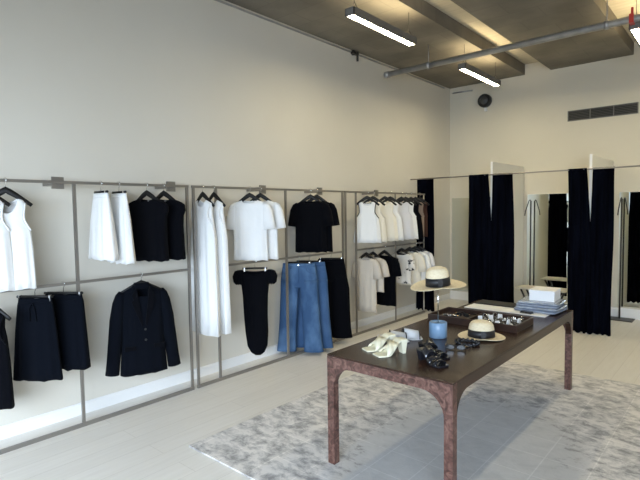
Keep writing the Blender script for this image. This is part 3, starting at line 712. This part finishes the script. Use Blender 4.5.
# ---------------------------------------------------------------- shoes (local: toe towards -y, heel towards +y)
def shoe(name, label, loc, rz, m, heel=.075, ln=.215, w=.038, style='thong', sole=None, group=None):
    t = thing(name, label, 'shoe', loc, rz, group); sole = sole or m
    def prof(u):   # u 0 toe .. 1 heel -> (y, ztop, halfwidth)
        y = -ln * .5 + ln * u
        s = max(0, min(1, (u - .33) / .5)); s = s * s * (3 - 2 * s)
        wd = w * (.80 + .35 * sin(pi * min(1, u * 1.5 + .08))) if u < .5 else w * (1.02 - .22 * sin(pi * (u - .5) * 1.4) )
        return y, .012 + heel * s, wd
    rs = []
    for i in range(17):
        y, z, wd = prof(i / 16)
        rs.append([(-wd, y, z - .010), (-wd, y, z - .002), (-wd * .8, y, z), (wd * .8, y, z), (wd, y, z - .002), (wd, y, z - .010)])
    MB().rings(rs, True, True).build('sole', sole, t, smooth=False)
    y1, z1, w1 = prof(1); y0, z0, w0 = prof(.80)
    k = MB(); k.rings([[(-w1 * .62, y0 + .018, 0), (w1 * .62, y0 + .018, 0), (w1 * .62, y1 - .004, 0), (-w1 * .62, y1 - .004, 0)],
                       [(-w0 * .95, y0, z0 - .010), (w0 * .95, y0, z0 - .010), (w1 * .95, y1, z1 - .010), (-w1 * .95, y1, z1 - .010)]], True, True)
    k.build('heel', sole, t)
    def strap(u0, u1, width, rise, nm='strap'):
        rs = []
        for i in range(13):
            a = pi * i / 12; u = u0 + (u1 - u0) * i / 12
            y, z, wd = prof(u); yb, zb_, _ = prof(min(1, u + width))
            x = (wd + .002) * -cos(a)
            rs.append([(x, y, z - .004 + rise * sin(a)), (x, yb, zb_ - .004 + rise * 1.05 * sin(a)), (x * .94, yb, zb_ - .006 + (rise - .004) * sin(a)), (x * .94, y, z - .006 + (rise - .004) * sin(a))])
        MB().rings(rs, True, True).build(nm, m, t, smooth=True)
    if style == 'thong': strap(.24, .44, .22, .036); strap(.44, .24, .22, .038)
    elif style == 'band': strap(.14, .14, .42, .048, 'upper')
    elif style == 'mule':
        strap(.10, .10, .50, .052, 'upper')
        rs = []
        for q in range(13):
            a = pi * q / 12; y, z, wd = prof(.60); rs.append(((wd + .004) * -cos(a), y + .001, z - .004 + .054 * sin(a)))
        MB().tube(rs, .0045, 6).build('edge_binding', M['black_leather'], t, smooth=True)
        rs = []
        for q in range(13):
            a = pi * q / 12; y, z, wd = prof(.10); rs.append(((wd + .004) * -cos(a), y - .001, z - .004 + .053 * sin(a)))
        MB().tube(rs, .004, 6).build('edge_binding', M['black_leather'], t, smooth=True)
        k = MB(); k.box(-w * .95, w * .95, -ln * .5, ln * .12, 0, .004); k.build('outsole', M['black_leather'], t)
    else: strap(.10, .16, .14, .030); strap(.34, .28, .12, .036); strap(.52, .52, .16, .046, 'instep_strap')
    return t
shoe('sandal', 'cream heeled sandal, left of the pair at the near left table edge', (-1.845, 2.72, TZ), radians(-28), M['cream_leather'], heel=.085, w=.046, group='cream sandals')
shoe('sandal', 'cream heeled sandal, right of the pair at the near left table edge', (-1.72, 2.665, TZ), radians(-26), M['cream_leather'], heel=.085, w=.046, group='cream sandals')
shoe('mule', 'white mule with black outsole, the one next to the cream sandals', (-1.875, 2.945, TZ + .001), radians(128), M['white_leather'], heel=.03, ln=.22, style='mule', w=.045, group='white mules')
shoe('mule', 'white mule with black outsole, the one nearer the blue stand', (-1.835, 3.06, TZ + .001), radians(128), M['white_leather'], heel=.03, ln=.22, style='mule', w=.045, group='white mules')
shoe('sandal', 'shiny black strappy sandal, the one nearer the table front', (-1.42, 2.665, TZ), radians(68), M['black_leather'], heel=.06, style='straps', w=.042, group='black strappy sandals')
shoe('sandal', 'shiny black strappy sandal, the one behind its twin', (-1.485, 2.81, TZ), radians(72), M['black_leather'], heel=.06, style='straps', w=.042, group='black strappy sandals')

# ---------------------------------------------------------------- small accessories
def sunglasses(label, loc, rz, group=None, m=None, sc=1.0):
    t = thing('sunglasses', label, 'sunglasses', loc, rz); t.scale = (sc, sc, sc)
    m = m or M['black_plastic']
    for s in (-1, 1):
        pts = [(s * .034 + .027 * cos(q), 0, .020 + .015 * sin(q)) for q in (2 * pi * j / 20 for j in range(21))]
        MB().tube(pts, .003, 6).build('rim', m, t, smooth=True)
        k = MB(); n = 20
        k.add([(s * .034, 0, .020)] + [(s * .034 + .026 * cos(2 * pi * j / n), .0, .020 + .0145 * sin(2 * pi * j / n)) for j in range(n)], [(0, 1 + j, 1 + (j + 1) % n) for j in range(n)])
        k.build('lens', M['smoked_lens'], t, solid=.0015)
        MB().tube([(s * .062, 0, .03), (s * .066, .02, .03), (s * .064, .10, .022), (s * .060, .135, .004)], .0025, 6).build('temple', m, t, smooth=True)
        MB().tube([(s * .062, -.002, .03), (s * .066, .010, .03)], .004, 6).build('hinge', M['gold'], t, smooth=True)
    MB().tube([(-.009, 0, .03), (0, -.002, .033), (.009, 0, .03)], .0025, 6).build('bridge', m, t, smooth=True)
    return t
sunglasses('thin black sunglasses with gold hinges on the table beside the black sandals', (-1.43, 3.01, TZ), radians(25))
hb = thing('headband', 'black beaded headband lying flat in front of the fedora', 'headband', (-1.43, 3.19, TZ))
k = MB()
for j in range(30):
    q = 2 * pi * j / 30; rr = .072 + .006 * (j % 2)
    k.lathe([(0, -.011), (.008, -.008), (.011, 0), (.008, .008), (0, .011)], 8, (rr * cos(q), .85 * rr * sin(q), .012 + .006 * (j % 2)))
k.build('beads', M['black_leather'], hb, smooth=True)
MB().tube([(.07 * cos(2 * pi * j / 24), .06 * sin(2 * pi * j / 24), .006) for j in range(25)], .005, 6).build('band', M['black_plastic'], hb, smooth=True)

tr = thing('jewellery_tray', 'dark walnut tray full of jewellery behind the fedora', 'tray', (-1.64, 3.89, TZ))
box('base', M['walnut_box'], -.37, .37, -.19, .19, 0, .014, tr)
k = MB(); k.box(-.37, .37, -.19, -.176, .014, .055); k.box(-.37, .37, .176, .19, .014, .055); k.box(-.37, -.356, -.176, .176, .014, .055); k.box(.356, .37, -.176, .176, .014, .055)
k.build('side_walls', M['walnut_box'], tr)
box('divider', M['walnut_box'], -.04, -.03, -.176, .176, .014, .048, tr)
box('insert_pad', M['mat_dark'], -.026, .352, -.172, .172, .014, .026, tr)
random.seed(11)
def jew(i, x, y):
    z = TZ + .027; kind = i % 4
    lab = {0: 'silver ring displayed in the right half of the walnut tray', 1: 'pearl earring displayed in the right half of the walnut tray', 2: 'silver bangle displayed in the right half of the walnut tray', 3: 'small white jewellery card standing in the right half of the walnut tray'}[kind]
    nm = ['ring', 'earring', 'bangle', 'jewellery_card'][kind]; cat = ['ring', 'earring', 'bangle', 'jewellery card'][kind]
    a = random.uniform(0, pi)
    if kind == 0: o = MB().tube([(.010 * cos(q), 0, .011 + .010 * sin(q)) for q in (2 * pi * j / 14 for j in range(15))], .003, 6).build(nm, M['silver'], smooth=True)
    elif kind == 1: o = MB().lathe([(0, 0), (.008, .004), (.012, .013), (.008, .022), (0, .026)], 12).build(nm, M['pearl'], smooth=True)
    elif kind == 2: o = MB().tube([(.019 * cos(q), .004 * cos(q), .021 + .019 * sin(q)) for q in (2 * pi * j / 18 for j in range(19))], .0035, 6).build(nm, M['silver'], smooth=True)
    else: o = MB().prism([(-.012, 0), (.012, 0), (.004, .036), (-.004, .036)], 'x', -.017, .017).build(nm, M['white_card'])
    o.location = (x, y, z); o.rotation_euler = (0, 0, a)
    tag(o, lab, cat, {0: 'silver rings in the tray', 1: 'pearl earrings in the tray', 2: 'silver bangles in the tray', 3: 'jewellery cards in the tray'}[kind])
i = 0
for r_ in range(4):
    for c in range(6):
        jew(i, -1.63 + .058 * c + random.uniform(-.01, .01) + .01, 3.765 + .082 * r_ + random.uniform(-.012, .012)); i += 1 if c != 5 else 2
sg = sunglasses('sunglasses with clear shine folded in the left half of the walnut tray', (-1.86, 3.80, TZ + .015), radians(10), m=M['silver'])
sg2 = sunglasses('black sunglasses at the back of the left half of the walnut tray', (-1.80, 3.92, TZ + .015), radians(-8))

ps = box('poster_sheet', M['paper'], -.365, .365, -.215, .215, 0, .006); ps.location = (-1.635, 4.60, TZ + .0005)
tag(ps, 'large white paper sheet lying flat between the tray and the clothes stack', 'paper sheet')
db = box('clipboard', M['mat_dark'], -.19, .19, -.10, .10, 0, .012, bevel=.004); db.location = (-1.80, 4.70, TZ + .0068)
tag(db, 'charcoal rectangular board lying on the white sheet', 'board')
cs = thing('sunglasses_case', 'small black case on the right front corner of the white sheet', 'case', (-1.44, 4.44, TZ + .0068), radians(-8))
MB().prism([(-.05, 0), (.05, 0), (.052, .008), (.045, .018), (-.045, .018), (-.052, .008)], 'y', -.025, .025).build('case_body', M['black_leather'], cs, bevel=.003)
box('case_seam', M['dark_metal'], -.053, .053, -.0255, .0255, .0075, .009, cs)

def folded(i, z, h, sx, sy, dx, dy, rz, m, label):
    t = thing('folded_garment', label, 'folded garment', (-1.40 + dx, 4.665 + dy, z), rz, 'folded garments in clear bags')
    n = 24; rs = []
    for q in range(9):
        u = q / 8; zz = h * u; e = sin(pi * u) ** .5 * .014
        ring = []
        for j in range(48):
            tt = 2 * pi * j / 48
            x = (sx + e) * sp(cos(tt), .22); y = (sy + e) * sp(sin(tt), .22)
            wv = .002 * sin(7 * tt + i) * sin(pi * u)
            ring.append((x + wv, y + wv, zz))
        rs.append(ring)
    MB().rings(rs, True, True).build('folded_cloth', m, t, smooth=True)
    MB().prism([(-sx * .96, h + .0002), (sx * .96, h + .0002), (sx * .93, h + .0022), (-sx * .93, h + .0022)], 'y', -sy * .92, sy * .92).build('clear_bag', M['plastic_film'], t)
st = [('bottom', .024), ('second lowest', .022), ('middle', .020), ('topmost', .018)]
z = TZ + .008
for i, (nm, h) in enumerate(st):
    folded(i, z, h, .175 - .004 * i, .165 - .005 * i, random.uniform(-.01, .01) + .012, random.uniform(-.008, .008), radians(random.uniform(-4, 4)), M['grey_knit'] if i % 2 == 0 else M['plastic_film'], 'grey blue folded garment in a clear bag, %s in the stack under the box' % nm)
    z += h + .0025
# trim sheet so it stops before the stack

bx = thing('white_box', 'white cardboard box standing on the stack of folded garments', 'box', (-1.365, 4.70, z + .0005), radians(3))
box('box_body', M['white_card'], -.105, .105, -.12, .12, 0, .082, bx, bevel=.002)
box('lid', M['white_card'], -.108, .108, -.123, .123, .070, .096, bx, bevel=.003)

# ---------------------------------------------------------------- light
wd_ = bpy.data.worlds.new('sky'); S.world = wd_; wd_.use_nodes = True
bg = wd_.node_tree.nodes['Background']; bg.inputs[0].default_value = (.70, .84, 1, 1); bg.inputs[1].default_value = 1.0
def area(name, loc, rot, sx, sy, power, col):
    d = bpy.data.lights.new(name, 'AREA'); d.shape = 'RECTANGLE'; d.size = sx; d.size_y = sy; d.energy = power; d.color = col
    o = bpy.data.objects.new(name, d); COL.objects.link(o); o.location = loc; o.rotation_euler = rot; return o
dl = area('shopfront_daylight', (1.6, FY - 2.2, 2.5), (0, 0, 0), 6.5, 3.2, 1130, (.69, .83, 1.0))
dl.rotation_euler = Vector((-.72, .62, -.34)).to_track_quat('-Z', 'Y').to_euler(); dl.data.spread = radians(150)

# ---------------------------------------------------------------- camera
cam = bpy.data.cameras.new('camera'); co = bpy.data.objects.new('camera', cam); COL.objects.link(co)
cam.sensor_width = 36; cam.lens = 491.3 / 640 * 36; cam.clip_start = .05
yaw, pitch, roll = .71398, -.05896, -.01399
fw = Vector((-sin(yaw) * cos(pitch), cos(yaw) * cos(pitch), sin(pitch)))
r0 = fw.cross(Vector((0, 0, 1))).normalized(); u0 = r0.cross(fw)
r2 = r0 * cos(roll) + u0 * sin(roll); u2 = -r0 * sin(roll) + u0 * cos(roll)
mx_ = Matrix((r2, u2, -fw)).transposed().to_4x4(); mx_.translation = Vector((0, 0, 1.68))
co.matrix_world = mx_
S.camera = co
S.view_settings.view_transform = 'Standard'; S.view_settings.look = 'None'; S.view_settings.gamma = 1
S.view_settings.exposure = 0.1; S.view_settings.use_curve_mapping = False
